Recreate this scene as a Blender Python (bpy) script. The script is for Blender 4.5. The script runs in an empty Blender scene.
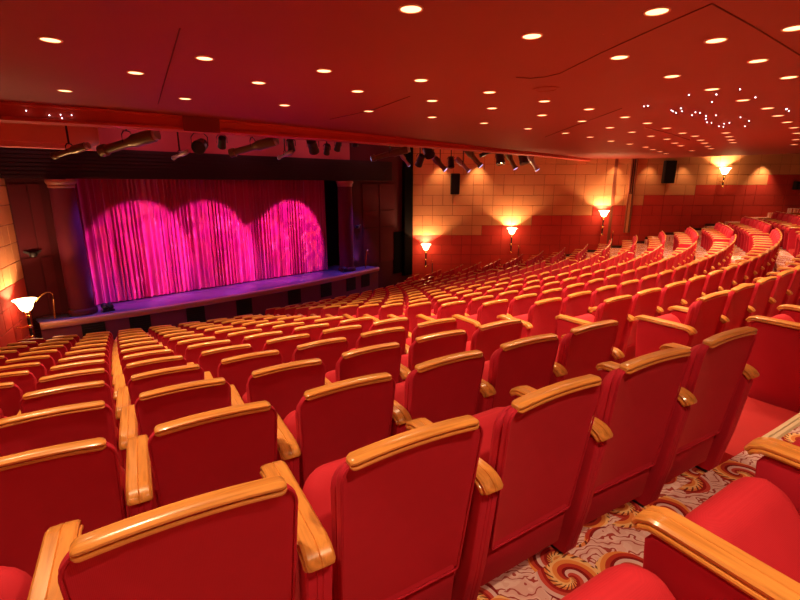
import bpy, bmesh, math, random
from mathutils import Vector, Matrix
random.seed(7)
SC = bpy.context.scene
COL = SC.collection
PI = math.pi
EYE = 4.26                                   # camera height above the floor in front of the stage
F, PITCH = 465.0, math.radians(14)

# ------------------------------------------------------------------ helpers
def ray(x, y):
    dx, dy = x - 400, 300 - y
    return (dx, F*math.cos(PITCH) + dy*math.sin(PITCH), -F*math.sin(PITCH) + dy*math.cos(PITCH))

def at_depth(x, y, d):
    r = ray(x, y); t = d / r[1]
    return Vector((r[0]*t, d, EYE + r[2]*t))

def at_line(x, y, L):                        # on the vertical plane depth - lateral = L (parallel to the stage)
    r = ray(x, y); t = L / (r[1] - r[0])
    return Vector((r[0]*t, r[1]*t, EYE + r[2]*t))

def link(o, parent=None):
    COL.objects.link(o)
    if parent is not None: o.parent = parent
    return o

def finish(bm, name, mats, smooth=35):
    bmesh.ops.remove_doubles(bm, verts=bm.verts, dist=1e-5)
    bmesh.ops.recalc_face_normals(bm, faces=bm.faces)
    if smooth:
        a = math.radians(smooth)
        for f in bm.faces: f.smooth = True
        for e in bm.edges:
            if len(e.link_faces) == 2 and e.calc_face_angle(0) > a: e.smooth = False
    me = bpy.data.meshes.new(name); bm.to_mesh(me); bm.free()
    for m in (mats if isinstance(mats, (list, tuple)) else [mats]): me.materials.append(m)
    return me

def obj(name, bm_or_me, mats=None, parent=None, smooth=35):
    me = bm_or_me if isinstance(bm_or_me, bpy.types.Mesh) else finish(bm_or_me, name, mats, smooth)
    return link(bpy.data.objects.new(name, me), parent)

def tag(o, label, cat, group=None, kind=None):
    o['label'] = label; o['category'] = cat
    if group: o['group'] = group
    if kind: o['kind'] = kind
    return o

def thing(name, label, cat, loc, rz=0, group=None):
    o = link(bpy.data.objects.new(name, None)); o.empty_display_size = .1
    o.location = loc; o.rotation_euler = (0, 0, rz)
    return tag(o, label, cat, group)

def struct(name, bm, mats, smooth=35):
    o = obj(name, bm, mats, None, smooth); o['kind'] = 'structure'
    return o

def box(bm, lo, hi, mi=0, M=None):
    c = [Vector((x, y, z)) for z in (lo[2], hi[2]) for y in (lo[1], hi[1]) for x in (lo[0], hi[0])]
    if M is not None: c = [M @ v for v in c]
    v = [bm.verts.new(p) for p in c]
    for q in ((0, 2, 3, 1), (4, 5, 7, 6), (0, 1, 5, 4), (2, 6, 7, 3), (0, 4, 6, 2), (1, 3, 7, 5)):
        f = bm.faces.new([v[i] for i in q]); f.material_index = mi

def rings(bm, loops, mi=0, cap0=True, cap1=True, closed=True):
    """skin a list of equal-length point loops"""
    vs = [[bm.verts.new(p) for p in l] for l in loops]
    n = len(loops[0])
    for a, b in zip(vs, vs[1:]):
        for i in range(n if closed else n - 1):
            j = (i + 1) % n
            f = bm.faces.new((a[i], a[j], b[j], b[i])); f.material_index = mi
    for flag, l in ((cap0, vs[0]), (cap1, vs[-1])):
        if flag:
            f = bm.faces.new(l); f.material_index = mi
    return vs

def tube(bm, pts, r, seg=8, mi=0, cap=True):
    pts = [Vector(p) for p in pts]; loops = []
    rr = r if isinstance(r, (list, tuple)) else [r]*len(pts)
    up = Vector((0, 0, 1))
    for i, p in enumerate(pts):
        d = (pts[min(i + 1, len(pts) - 1)] - pts[max(i - 1, 0)]).normalized()
        u = d.cross(up)
        if u.length < .05: u = d.cross(Vector((1, 0, 0)))
        u.normalize(); w = d.cross(u)
        loops.append([p + (u*math.cos(2*PI*k/seg) + w*math.sin(2*PI*k/seg))*rr[i] for k in range(seg)])
    rings(bm, loops, mi, cap, cap)

def lathe(bm, prof, seg=24, mi=0, M=None, cap=True):
    loops = []
    for r, z in prof:
        l = [Vector((r*math.cos(2*PI*k/seg), r*math.sin(2*PI*k/seg), z)) for k in range(seg)]
        if M is not None: l = [M @ p for p in l]
        loops.append(l)
    rings(bm, loops, mi, cap, cap)

def rrect(w, z0, z1, rad, n=5, rb=None):
    """rounded rectangle in (x,z), counter-clockwise"""
    rb = rad if rb is None else rb
    pts = []
    for cx, cz, r, a0 in ((w/2, z1, rad, 0), (-w/2, z1, rad, 90), (-w/2, z0, rb, 180), (w/2, z0, rb, 270)):
        sx = -1 if cx > 0 else 1; sz = -1 if cz == z1 else 1
        for k in range(n + 1):
            a = math.radians(a0 + 90*k/n)
            pts.append((cx + sx*r + r*math.cos(a), cz + sz*r + r*math.sin(a)))
    return pts

def inset_poly(pts, d):
    n = len(pts); out = []
    for i in range(n):
        p, q, r = pts[i-1], pts[i], pts[(i+1) % n]
        e1 = (q[0]-p[0], q[1]-p[1]); e2 = (r[0]-q[0], r[1]-q[1])
        nx, ny = 0, 0
        for e in (e1, e2):
            l = math.hypot(*e) or 1
            nx += -e[1]/l; ny += e[0]/l
        l = math.hypot(nx, ny) or 1
        out.append((q[0] + nx/l*d, q[1] + ny/l*d))
    return out

def puff(bm, pts, layers, place, mi=0):
    """a pillow-like slab: outline pts, layers = [(depth, inset)], place(a, b, depth) -> xyz"""
    rings(bm, [[Vector(place(a, b, d)) for a, b in inset_poly(pts, i)] for d, i in layers], mi)

# ------------------------------------------------------------------ materials
def mat(name, col, rough=.6, metal=0, spec=.5, emit=None, estr=0):
    m = bpy.data.materials.new(name); m.use_nodes = True
    b = m.node_tree.nodes['Principled BSDF']
    b.inputs['Base Color'].default_value = (*col, 1); b.inputs['Roughness'].default_value = rough
    b.inputs['Metallic'].default_value = metal; b.inputs['Specular IOR Level'].default_value = spec
    if emit:
        b.inputs['Emission Color'].default_value = (*emit, 1); b.inputs['Emission Strength'].default_value = estr
    return m

class NT:
    def __init__(s, m): s.t = m.node_tree; s.b = s.t.nodes['Principled BSDF']
    def n(s, typ, **kw):
        nd = s.t.nodes.new(typ)
        for k, v in kw.items(): setattr(nd, k, v)
        return nd
    def l(s, a, b): s.t.links.new(a, b)
    def math(s, op, a, b=None, c=None):
        nd = s.n('ShaderNodeMath', operation=op)
        for i, v in enumerate((a, b, c)):
            if v is None: continue
            if isinstance(v, (int, float)): nd.inputs[i].default_value = v
            else: s.l(v, nd.inputs[i])
        return nd.outputs[0]
    def ramp(s, fac, stops, interp='LINEAR'):
        nd = s.n('ShaderNodeValToRGB'); cr = nd.color_ramp; cr.interpolation = interp
        while len(cr.elements) < len(stops): cr.elements.new(.5)
        for e, (p, c) in zip(cr.elements, stops): e.position = p; e.color = (*c, 1)
        s.l(fac, nd.inputs[0]); return nd.outputs[0]
    def mix(s, fac, a, b):
        nd = s.n('ShaderNodeMix', data_type='RGBA')
        for sock, v in ((nd.inputs[0], fac), (nd.inputs[6], a), (nd.inputs[7], b)):
            if isinstance(v, tuple): sock.default_value = (*v, 1)
            elif isinstance(v, (int, float)): sock.default_value = v
            else: s.l(v, sock)
        return nd.outputs[2]
    def noise(s, vec, scale, detail=2, rough=.5, dist=0):
        nd = s.n('ShaderNodeTexNoise'); nd.inputs['Scale'].default_value = scale; nd.inputs['Detail'].default_value = detail
        nd.inputs['Roughness'].default_value = rough; nd.inputs['Distortion'].default_value = dist
        if vec is not None: s.l(vec, nd.inputs['Vector'])
        return nd
    def coord(s, kind='Object', scale=None, rot=None):
        c = s.n('ShaderNodeTexCoord').outputs[kind]
        if scale is None and rot is None: return c
        mp = s.n('ShaderNodeMapping')
        if scale: mp.inputs['Scale'].default_value = scale
        if rot: mp.inputs['Rotation'].default_value = rot
        s.l(c, mp.inputs['Vector']); return mp.outputs[0]
    def bump(s, h, strength, dist=.01):
        nd = s.n('ShaderNodeBump'); nd.inputs['Strength'].default_value = strength; nd.inputs['Distance'].default_value = dist
        s.l(h, nd.inputs['Height']); s.l(nd.outputs[0], s.b.inputs['Normal'])

def fabric(name, col, dark, scale=220, bump=.25):
    m = mat(name, col, .78, spec=.25); t = NT(m)
    c = t.coord('Object')
    w1 = t.n('ShaderNodeTexWave', bands_direction='X'); w1.inputs['Scale'].default_value = scale/2.5; t.l(c, w1.inputs[0])
    w2 = t.n('ShaderNodeTexWave', bands_direction='Z'); w2.inputs['Scale'].default_value = scale/2.5; t.l(c, w2.inputs[0])
    h = t.math('MULTIPLY', w1.outputs['Fac'], w2.outputs['Fac'])
    nz = t.noise(c, 9, 3)
    f = t.math('ADD', t.math('MULTIPLY', h, .5), t.math('MULTIPLY', nz.outputs['Fac'], .5))
    t.l(t.mix(f, dark, col), t.b.inputs['Base Color'])
    t.bump(h, bump, .002)
    t.b.inputs['Sheen Weight'].default_value = .25; t.b.inputs['Sheen Roughness'].default_value = .4
    t.b.inputs['Sheen Tint'].default_value = (1, .12, .1, 1)
    return m

def wood(name, a, b, axis, rough=.28):
    m = mat(name, a, rough); t = NT(m)
    sc = {'x': (3, 40, 40), 'y': (40, 3, 40), 'z': (40, 40, 3)}[axis]
    nz = t.noise(t.coord('Object', sc), 1.0, 5, .6, .6)
    t.l(t.ramp(nz.outputs['Fac'], [(.3, b), (.5, a), (.72, tuple(min(1, v*1.25) for v in a))]), t.b.inputs['Base Color'])
    t.b.inputs['Coat Weight'].default_value = .35; t.b.inputs['Coat Roughness'].default_value = .12
    t.bump(nz.outputs['Fac'], .08, .002)
    return m

def panel_fabric(name, a, b):
    m = mat(name, a, .8, spec=.2); t = NT(m)
    nz = t.noise(t.coord('Object', (1, 1, 1)), 1.3, 3)
    fine = t.noise(t.coord('Object', (30, 30, 6)), 4, 2)
    t.l(t.mix(t.math('MULTIPLY', t.math('ADD', nz.outputs['Fac'], fine.outputs['Fac']), .5), b, a), t.b.inputs['Base Color'])
    t.bump(fine.outputs['Fac'], .15, .003)
    return m

SEAT = fabric('red_seat_weave', (.64, .022, .052), (.50, .013, .036), 220, .12)
CUSH = fabric('red_cushion_weave', (.68, .028, .05), (.56, .02, .036), 260, .2)
OAKX = wood('honey_oak_rail', (.74, .31, .065), (.52, .18, .03), 'x')
OAKY = wood('honey_oak_arm', (.74, .31, .065), (.52, .18, .03), 'y')
DARKM = mat('black_metal', (.012, .011, .012), .45)
BLACK = mat('black_speaker_cloth', (.006, .005, .005), .9)
BRASS = mat('brass', (.75, .5, .17), .25, 1)
BRONZE = mat('olive_bronze_paint', (.17, .14, .055), .34, .6)
SILVER = mat('silver_paint', (.45, .43, .42), .35, .7)
TAN = panel_fabric('tan_wall_fabric', (.64, .29, .125), (.55, .24, .095))
REDP = panel_fabric('red_wall_fabric', (.56, .055, .04), (.47, .04, .03))
UNLIT_MAROON = panel_fabric('unlit_maroon_panel', (.070, .007, .012), (.052, .005, .009))  # red panelling darkened in colour to stand for its lack of light
GAP = mat('panel_gap', (.11, .022, .012), .9)
CREAM = mat('cream_nosing', (.72, .55, .33), .5)
REDCARPET = fabric('plain_red_carpet', (.6, .03, .035), (.46, .018, .02), 120, .5)

def ceiling_mat():
    m = mat('red_ceiling_plaster', (.36, .03, .018), .62, spec=.3); t = NT(m)
    c = t.coord('Object')
    nz = t.noise(c, .35, 3); sp = t.n('ShaderNodeTexVoronoi'); sp.inputs['Scale'].default_value = 2.6; t.l(c, sp.inputs['Vector'])
    base = t.mix(nz.outputs['Fac'], (.27, .034, .020), (.33, .043, .026))
    dot = t.math('LESS_THAN', sp.outputs['Distance'], .028)
    t.l(t.mix(t.math('MULTIPLY', dot, .35), base, (.6, .12, .07)), t.b.inputs['Base Color'])
    return m
CEIL = ceiling_mat()
BULK = mat('red_bulkhead_plaster', (.56, .075, .045), .6, spec=.3)

def carpet_mat():
    m = mat('paisley_carpet', (.5, .2, .2), .95, spec=.1); t = NT(m)
    sc = t.coord('Object', (1, 1, 0))
    wob = t.noise(sc, 5, 2)
    vadd = t.n('ShaderNodeVectorMath', operation='MULTIPLY_ADD')
    t.l(wob.outputs['Color'], vadd.inputs[0]); vadd.inputs[1].default_value = (.03, .03, 0); t.l(sc, vadd.inputs[2])
    S = 3.3
    vo = t.n('ShaderNodeTexVoronoi', voronoi_dimensions='2D'); vo.inputs['Scale'].default_value = S; vo.inputs['Randomness'].default_value = .55
    t.l(vadd.outputs[0], vo.inputs['Vector'])
    sub = t.n('ShaderNodeVectorMath', operation='SUBTRACT'); t.l(vadd.outputs[0], sub.inputs[0]); t.l(vo.outputs['Position'], sub.inputs[1])
    xyz = t.n('ShaderNodeSeparateXYZ'); t.l(sub.outputs[0], xyz.inputs[0])
    ang = t.math('ARCTAN2', xyz.outputs[1], xyz.outputs[0])
    r = t.math('MULTIPLY', vo.outputs['Distance'], 1.0)
    turn = t.n('ShaderNodeSeparateColor'); t.l(vo.outputs['Color'], turn.inputs[0])
    a2 = t.math('ADD', t.math('DIVIDE', ang, 2*PI), turn.outputs[0])
    spiral = t.math('FRACT', t.math('ADD', t.math('MULTIPLY', r, 2.1), a2))
    # comma-shaped bands: dark red, orange, cream, orange, red
    cols = t.ramp(spiral, [(0, (.24, .012, .015)), (.10, (.52, .05, .03)), (.24, (.82, .30, .08)), (.38, (.92, .58, .25)), (.54, (.80, .28, .09)),
                           (.64, (.36, .02, .02)), (.74, (.60, .08, .06)), (.86, (.76, .52, .50))], 'CONSTANT')
    # feathered veins inside the curl
    veins = t.math('GREATER_THAN', t.math('SINE', t.math('ADD', t.math('MULTIPLY', ang, 22), t.math('MULTIPLY', r, 40))), .45)
    inner = t.math('LESS_THAN', t.math('ABSOLUTE', t.math('SUBTRACT', spiral, .56)), .1)
    cols = t.mix(t.math('MULTIPLY', t.math('MULTIPLY', veins, inner), .9), cols, (.13, .01, .015))
    # pinkish grey ground with sprigs between the curls
    w = t.n('ShaderNodeTexWave', wave_type='RINGS'); w.inputs['Scale'].default_value = 4; w.inputs['Distortion'].default_value = 9
    w.inputs['Detail Scale'].default_value = 2.5; t.l(sc, w.inputs['Vector'])
    ground = t.ramp(w.outputs['Fac'], [(0, (.45, .10, .09)), (.03, (.78, .50, .46)), (.5, (.84, .60, .56)), (.965, (.42, .07, .06))], 'CONSTANT')
    out = t.math('GREATER_THAN', r, .43)
    t.l(t.mix(out, cols, ground), t.b.inputs['Base Color'])
    t.bump(t.noise(sc, 300, 2).outputs['Fac'], .4, .004)
    return m
CARPET = carpet_mat()

def velvet():
    m = mat('crimson_stage_velvet', (.62, .05, .10), .75, spec=.15); t = NT(m)
    nz = t.noise(t.coord('Object', (6, 6, .4)), 2, 3)
    t.l(t.mix(nz.outputs['Fac'], (.42, .035, .12), (.56, .06, .20)), t.b.inputs['Base Color'])
    t.b.inputs['Sheen Weight'].default_value = .3
    return m
VELVET = velvet()
STAGE = mat('dark_stage_boards', (.09, .06, .10), .45)
CAPWOOD = mat('polished_stage_edge', (.42, .19, .10), .22)
LENS = mat('downlight_glow', (1, .8, .5), .4, emit=(1, .60, .27), estr=2.0)
TRIMRING = mat('downlight_ring', (.85, .5, .3), .4, .2)
BOWL = mat('lit_alabaster_bowl', (.95, .8, .6), .3, emit=(1, .66, .3), estr=7)
STAR = mat('star_point', (1, 1, 1), .3, emit=(.9, .88, 1), estr=7)
GLASS = mat('lens_glint_glow', (.5, .55, .8), .08, emit=(.55, .5, 1), estr=.7)  # bluish glow put in for the glints on the lenses

# ------------------------------------------------------------------ rows: concentric arcs about the point CX, CY
CX, CY = -14.3, 29.4
PITCHW = .633
def R(n): return (31.50 if n == 0 else 31.50 - .9*n) if n >= 0 else 32.53 + .9*(-1 - n)
def RD(n, deg):                                           # the rows straighten a little towards the near wall
    return R(n) + .04*max(0, 29 - deg)*max(0, min(1, (13 - n)/7))
def floor_z(n): return EYE - 1.74 - .21*n
def polar(r, deg):
    a = math.radians(deg); return Vector((CX + r*math.sin(a), CY - r*math.cos(a), 0))
def near_end(n): return 31.24 if n < 0 else 31.26 if n < 1 else 31.52 - .062*(n - 1)
MID0, MID1, FAR0, FAR1 = 33.35, 56.6, 58.6, 67.3
LW_P, LW_D = Vector((-9.9, 12.0, 0)), Vector((.407, -.914, 0))     # left wall: far corner and direction towards the back

# ------------------------------------------------------------------ the seat
def seat_meshes(hi=True):
    q = 6 if hi else 2
    out = {}
    lean = lambda z: .13*(1.0 - z)
    def waist(x, z):                                   # narrower at arm height, widest near the top
        k = max(0, min(1, (.88 - z)/.3)); k = k*k*(3 - 2*k)
        return x*(1 - .085*k)
    crown = lambda x: .008*(1 - (x/.26)**2)
    # backrest: rear shell, welt, and the thicker front cushion
    bm = bmesh.new()
    P = rrect(.53, .31, .975, .062, q, .02)
    put = lambda a, b, d: (waist(a, b), d + lean(b) + .012*(1 - (a/.26)**2), b + crown(a)*max(0, min(1, (b - .6)/.3)))
    puff(bm, P, [(0.006, .03), (0, .012), (.006, .002), (.016, -.001), (.028, .002), (.034, .010)], put)
    P2 = rrect(.525, .33, .935, .07, q, .03)
    puff(bm, P2, [(.030, .012), (.036, .0), (.058, -.005), (.078, .006), (.092, .03), (.100, .08)], put)
    if hi:
        loop = inset_poly(P, .004); pts = [Vector(put(a, b, -.001)) for a, b in loop]
        n = len(pts); lps = []
        for i in range(n):
            d = (pts[(i+1) % n] - pts[i-1]).normalized(); u = Vector((0, 1, 0)); w = d.cross(u).normalized()
            lps.append([pts[i] + (u*math.cos(k*PI/3) + w*math.sin(k*PI/3))*.0045 for k in range(6)])
        lps.append(lps[0]); rings(bm, lps, 0, False, False)
    out['backrest'] = (bm, SEAT)
    # top rail: two stacked beads following the crown
    bm = bmesh.new()
    sec = [(-.004, -.029), (-.014, -.0285), (-.019, -.025), (-.019, -.020), (-.015, -.017), (-.010, -.016), (-.010, -.013), (-.015, -.012), (-.020, -.007), (-.0195, -.001),
           (-.012, .004), (-.003, .0065), (.012, .0065), (.030, .005), (.036, -.002), (.036, -.014), (.0, -.016)]
    if not hi: sec = [(-.006, -.018), (-.010, -.012), (-.010, -.003), (-.003, .002), (.016, .001), (.022, -.012)]
    loops = []; N = 10 if hi else 4
    xs = [-.235, -.233, -.228, -.219] + [-.219 + .438*i/N for i in range(1, N)] + [.219, .228, .233, .235]
    for x in xs:
        e = max(0, (abs(x) - .219)/.016); k = 1 - .45*e*e
        loops.append([Vector((x, .005 + .012*(1-(x/.26)**2) + y*k + .004*(1-k), .980 + crown(x) - .010 + (z + .010)*k)) for y, z in sec])
    rings(bm, loops)
    out['top_rail'] = (bm, OAKX)
    # folded-up seat cushion
    bm = bmesh.new()
    P = rrect(.495, 0, .45, .11, q, .06); T = math.radians(36)
    puff(bm, P, [(0, .07), (.010, .028), (.032, .004), (.07, -.004), (.10, .004), (.125, .028), (.136, .07)],
         lambda a, b, d: (a, .15 + b*math.sin(T) + d*math.cos(T), .335 + b*math.cos(T) - d*math.sin(T) + .02*(1-(a/.25)**2)*(b > .25)))
    out['seat_cushion'] = (bm, CUSH)
    # kick panel below the back
    bm = bmesh.new()
    P = rrect(.50, .10, .315, .012, 2)
    puff(bm, P, [(0, .012), (.004, .0), (.03, 0), (.036, .01)], lambda a, b, d: (a*.98, .012 + d + lean(b), b))
    out['kick_panel'] = (bm, SEAT)
    # arm panel (upholstered standard between two seats)
    bm = bmesh.new()
    prof = [(.455, .02), (.465, .30), (.485, .60), (.490, .672), (.475, .694), (.44, .70), (.07, .70), (.044, .694), (.022, .674), (.012, .64), (.055, .30), (.11, .02)]
    prof = prof[::-1]
    def side(a, b, d): return (d, a, b)
    puff(bm, [(y, z) for y, z in prof][::-1], [(-.043, .016), (-.0405, .005), (-.034, 0), (-.012, 0), (-.009, .003), (-.006, 0), (.006, 0), (.009, .003), (.012, 0), (.034, 0), (.0405, .005), (.043, .016)] if hi else
         [(-.043, .012), (-.034, 0), (.034, 0), (.043, .012)], side)
    out['arm_panel'] = (bm, SEAT)
    # wooden arm cap, rolled down at both ends
    bm = bmesh.new()
    sec = [(-.040, 0), (-.048, .002), (-.049, .008), (-.046, .013), (-.039, .015), (-.043, .019), (-.043, .026), (-.036, .032), (-.0025, .034), (0, .030),
           (.0025, .034), (.036, .032), (.043, .026), (.043, .019), (.039, .015), (.046, .013), (.049, .008), (.048, .002), (.040, 0)]
    if not hi: sec = [(-.038, 0), (-.041, .008), (-.036, .018), (-.028, .024), (.028, .024), (.036, .018), (.041, .008), (.038, 0)]
    path = [(.012, .672, 60), (.016, .679, 56), (.026, .690, 40), (.042, .699, 22), (.065, .704, 7), (.15, .706, 0), (.30, .706, 0), (.45, .706, 0), (.478, .704, -10), (.498, .695, -40), (.506, .684, -62)]
    if not hi: path = path[::2]
    loops = []
    for i, (y, z, a) in enumerate(path):
        a = math.radians(a); ny, nz = -math.sin(a), math.cos(a)
        k = .9 if i in (0, len(path)-1) else 1
        loops.append([Vector((x*k, y + ny*h*k, z + nz*h*k)) for x, h in sec])
    rings(bm, loops)
    out['armrest'] = (bm, OAKY)
    # dark foot under the standard
    bm = bmesh.new(); box(bm, (-.03, .14, -.002), (.03, .42, .03)); out['foot'] = (bm, DARKM)
    return out

HI = {k: finish(b, k, m) for k, (b, m) in seat_meshes(True).items()}
def joined(extra_arm):
    bm = bmesh.new(); mats = [SEAT, OAKX, CUSH, OAKY, DARKM]
    for k, (b, m) in seat_meshes(False).items():
        me = finish(b, 'tmp', m)
        for sx in ([.5, -.5] if extra_arm else [.5]) if k in ('arm_panel', 'armrest', 'foot') else [0]:
            off = len(bm.verts); nf = len(bm.faces)
            bm.from_mesh(me); bm.verts.ensure_lookup_table(); bm.faces.ensure_lookup_table()
            for v in bm.verts[off:]: v.co.x += sx*PITCHW
            for f in bm.faces[nf:]: f.material_index = mats.index(m)
        bpy.data.meshes.remove(me)
    return finish(bm, 'theatre_seat', mats)
FARMESH = {False: joined(False), True: joined(True)}

def add_part(name, me, parent, x=0, label=None):
    o = bpy.data.objects.new(name, me); link(o, parent); o.location.x = x
    if label: o['label'] = label
    return o

def make_seat(arms):
    root = link(bpy.data.objects.new('theatre_seat', None)); root.empty_display_size = .1
    for k in ('backrest', 'seat_cushion', 'kick_panel'): add_part(k, HI[k], root)
    add_part('top_rail', HI['top_rail'], root, 0, 'honey coloured wooden rail along the top of the back')
    for s in arms:
        a = add_part('arm_panel', HI['arm_panel'], root, s*PITCHW/2)
        add_part('armrest', HI['armrest'], a, 0, 'honey coloured wooden arm cap')
        add_part('foot', HI['foot'], a)
    return root

def copy_tree(o, parent=None):
    c = o.copy(); COL.objects.link(c); c.parent = parent
    for ch in o.children: copy_tree(ch, c)
    return c

def proj(p):
    x, y, z = p.x, p.y, p.z - EYE
    fw = y*math.cos(PITCH) - z*math.sin(PITCH); up = y*math.sin(PITCH) + z*math.cos(PITCH)
    if fw < .15: return None
    return 400 + F*x/fw, 300 - F*up/fw

ORD = ['zeroth', 'first', 'second', 'third', 'fourth', 'fifth', 'sixth', 'seventh', 'eighth', 'ninth', 'tenth', 'eleventh', 'twelfth', 'thirteenth', 'fourteenth',
       'fifteenth', 'sixteenth', 'seventeenth', 'eighteenth', 'nineteenth', 'twentieth', 'twenty-first', 'twenty-second', 'twenty-third', 'twenty-fourth', 'twenty-fifth']
PROTO = {}
SEATS = []
def put_seat(n, deg, block, i, end):
    p = polar(RD(n, deg), deg); p.z = floor_z(n)
    pts = [proj(p + Vector((dx, dy, h))) for dx in (-.35, .35) for dy in (-.3, .3) for h in (.1, 1.0)]
    pts = [q for q in pts if q]
    if not any(-6 < x < 806 and 0 < y < 604 for x, y in pts): return
    if block == 'far':                                    # no seat through the lamp wall
        c_, s_ = math.cos(math.radians(deg)), math.sin(math.radians(deg))
        if max(p.y + x_*s_ + y_*c_ for x_ in (-.4, .4) for y_ in (-.03, .58)) > WALL_D - .08: return
    rz = math.radians(deg) + (.074*max(0, min(1, (13 - n)/7)) if deg < 29 else 0)
    SEATS.append((p.length, p, rz, n, block, i, end))

WALL_D = 22.5
def wall_lat(y): return -9.9 + (12.0 - y)*.407/.914
for n in range(-1, 17):
    st = math.degrees(PITCHW/R(n))
    for i in range(1, 22) if n < 13 else ():              # near block, counted from the stepped aisle towards the near wall
        d = near_end(n) - (i - .5)*st*(1.022 if n == 0 else 1) - math.degrees(.05/R(n))
        p = polar(RD(n, d), d)
        if p.x < wall_lat(p.y) + .75: break
        put_seat(n, d, 'near', i, False)
    k = int((MID1 - MID0)/st)
    for i in range(1, k + 1) if n < 16 else (): put_seat(n, MID0 + (i - .5)*st + math.degrees(.05/R(n)), 'mid', i, i == 1)
    k = int((FAR1 - FAR0)/st)
    for i in range(1, k + 1): put_seat(n, FAR0 + (i - .5)*st + math.degrees(.05/R(n)), 'far', i, i == 1)
SEATS.sort(key=lambda q: q[0])
rest = bmesh.new(); rest_mats = list(FARMESH[False].materials)
for k, (dist, p, rz, n, block, i, end) in enumerate(SEATS):
    if k >= 300:
        nv, nf = len(rest.verts), len(rest.faces)
        rest.from_mesh(FARMESH[bool(end)]); rest.verts.ensure_lookup_table()
        M = Matrix.Translation(p) @ Matrix.Rotation(rz, 4, 'Z')
        for v in rest.verts[nv:]: v.co = M @ v.co
        continue
    blk = {'near': 'near block', 'mid': 'middle block', 'far': 'far block'}[block]
    row = 'row cut by the bottom frame' if n < 0 else f'{ORD[n+1]} full row ahead'
    where = f'{ORD[i]} seat from its aisle' if block == 'far' else f'{ORD[i]} seat from steps'
    if dist < 12.5:
        key = 'both' if end else 'one'
        if key not in PROTO: o = PROTO[key] = make_seat((1, -1) if end else (1,))
        else: o = copy_tree(PROTO[key])
    else: o = link(bpy.data.objects.new('theatre_seat', FARMESH[bool(end)]))
    o.location = p; o.rotation_euler = (0, 0, rz)
    tag(o, f'red wood-railed theatre seat, {row}, {blk}, {where}', 'seat', f'{blk} of red theatre seats')
for f in rest.faces: f.smooth = True
me = bpy.data.meshes.new('distant_seating'); rest.to_mesh(me); rest.free()
for m in rest_mats: me.materials.append(m)
tag(link(bpy.data.objects.new('distant_seating', me)), 'distant small red seats filling the rows by the stage and the lamp wall', 'seating', kind='stuff')
print('SEATS', len(SEATS))

# ------------------------------------------------------------------ floor: curved terraces
bm = bmesh.new()
degs = [-4 + 1.0*k for k in range(86)]
def arc_strip(bm, r0, r1, z, zr, dg, mi=0):
    """tread from r0 (stage side) to r1 (back) at height z, with a riser at r0 down to zr"""
    v = [[bm.verts.new((*polar(r(d) if callable(r) else r, d).xy, h)) for d in dg] for r, h in ((r0, zr), (r0, z), (r1, z))]
    for a, b in zip(v, v[1:]):
        for k in range(len(dg) - 1):
            f = bm.faces.new((a[k], a[k+1], b[k+1], b[k])); f.material_index = mi
for n in range(-3, 17):
    r1 = lambda d, n=n: RD(n, d) + .012 + (5 if n == -3 else 0)
    r0 = (lambda d, n=n: RD(n + 1, d) + .012) if n < 16 else 15.0
    arc_strip(bm, r0, r1, floor_z(n), floor_z(n + 1) if n < 16 else -.95, degs)
arc_strip(bm, 2, 15.0, floor_z(16), -1, degs)
struct('floor', bm, CARPET, 0)

# plain red half steps and cream nosings in the two stepped aisles
k = 0
bm = bmesh.new(); bn = bmesh.new()
for n in range(-1, 16):
    for a0, a1 in ((near_end(n) + .12, MID0 - .1), (MID1 + .25, FAR0 - .1)):
        dg = [a0 + (a1 - a0)*j/4 for j in range(5)]
        if n >= 0:
            arc_strip(bm, R(n) - .42, R(n) + .01, floor_z(n) + .105, floor_z(n), dg)
            for j in (0, -1):                              # cheeks of the half step
                pts = [polar(R(n) - .42, dg[j]), polar(R(n) + .01, dg[j])]
                v = [bm.verts.new((p.x, p.y, h)) for p, h in ((pts[0], floor_z(n)), (pts[1], floor_z(n)), (pts[1], floor_z(n) + .105), (pts[0], floor_z(n) + .105))]
                bm.faces.new(v)
        rr = R(n + 1) + .012 if n < 15 else None
        if rr:
            z = floor_z(n)
            lo = [[bn.verts.new((*polar(r, d).xy, h)) for d in dg] for r, h in ((rr - .012, z - .03), (rr - .014, z + .006), (rr + .012, z + .012), (rr + .018, z + .006), (rr + .040, z + .009), (rr + .052, z + .001))]
            for a, b in zip(lo, lo[1:]):
                for j in range(4): bn.faces.new((a[j], a[j+1], b[j+1], b[j]))
struct('trim_1', bm, REDCARPET, 0)
struct('trim_2', bn, CREAM, 30)

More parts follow.
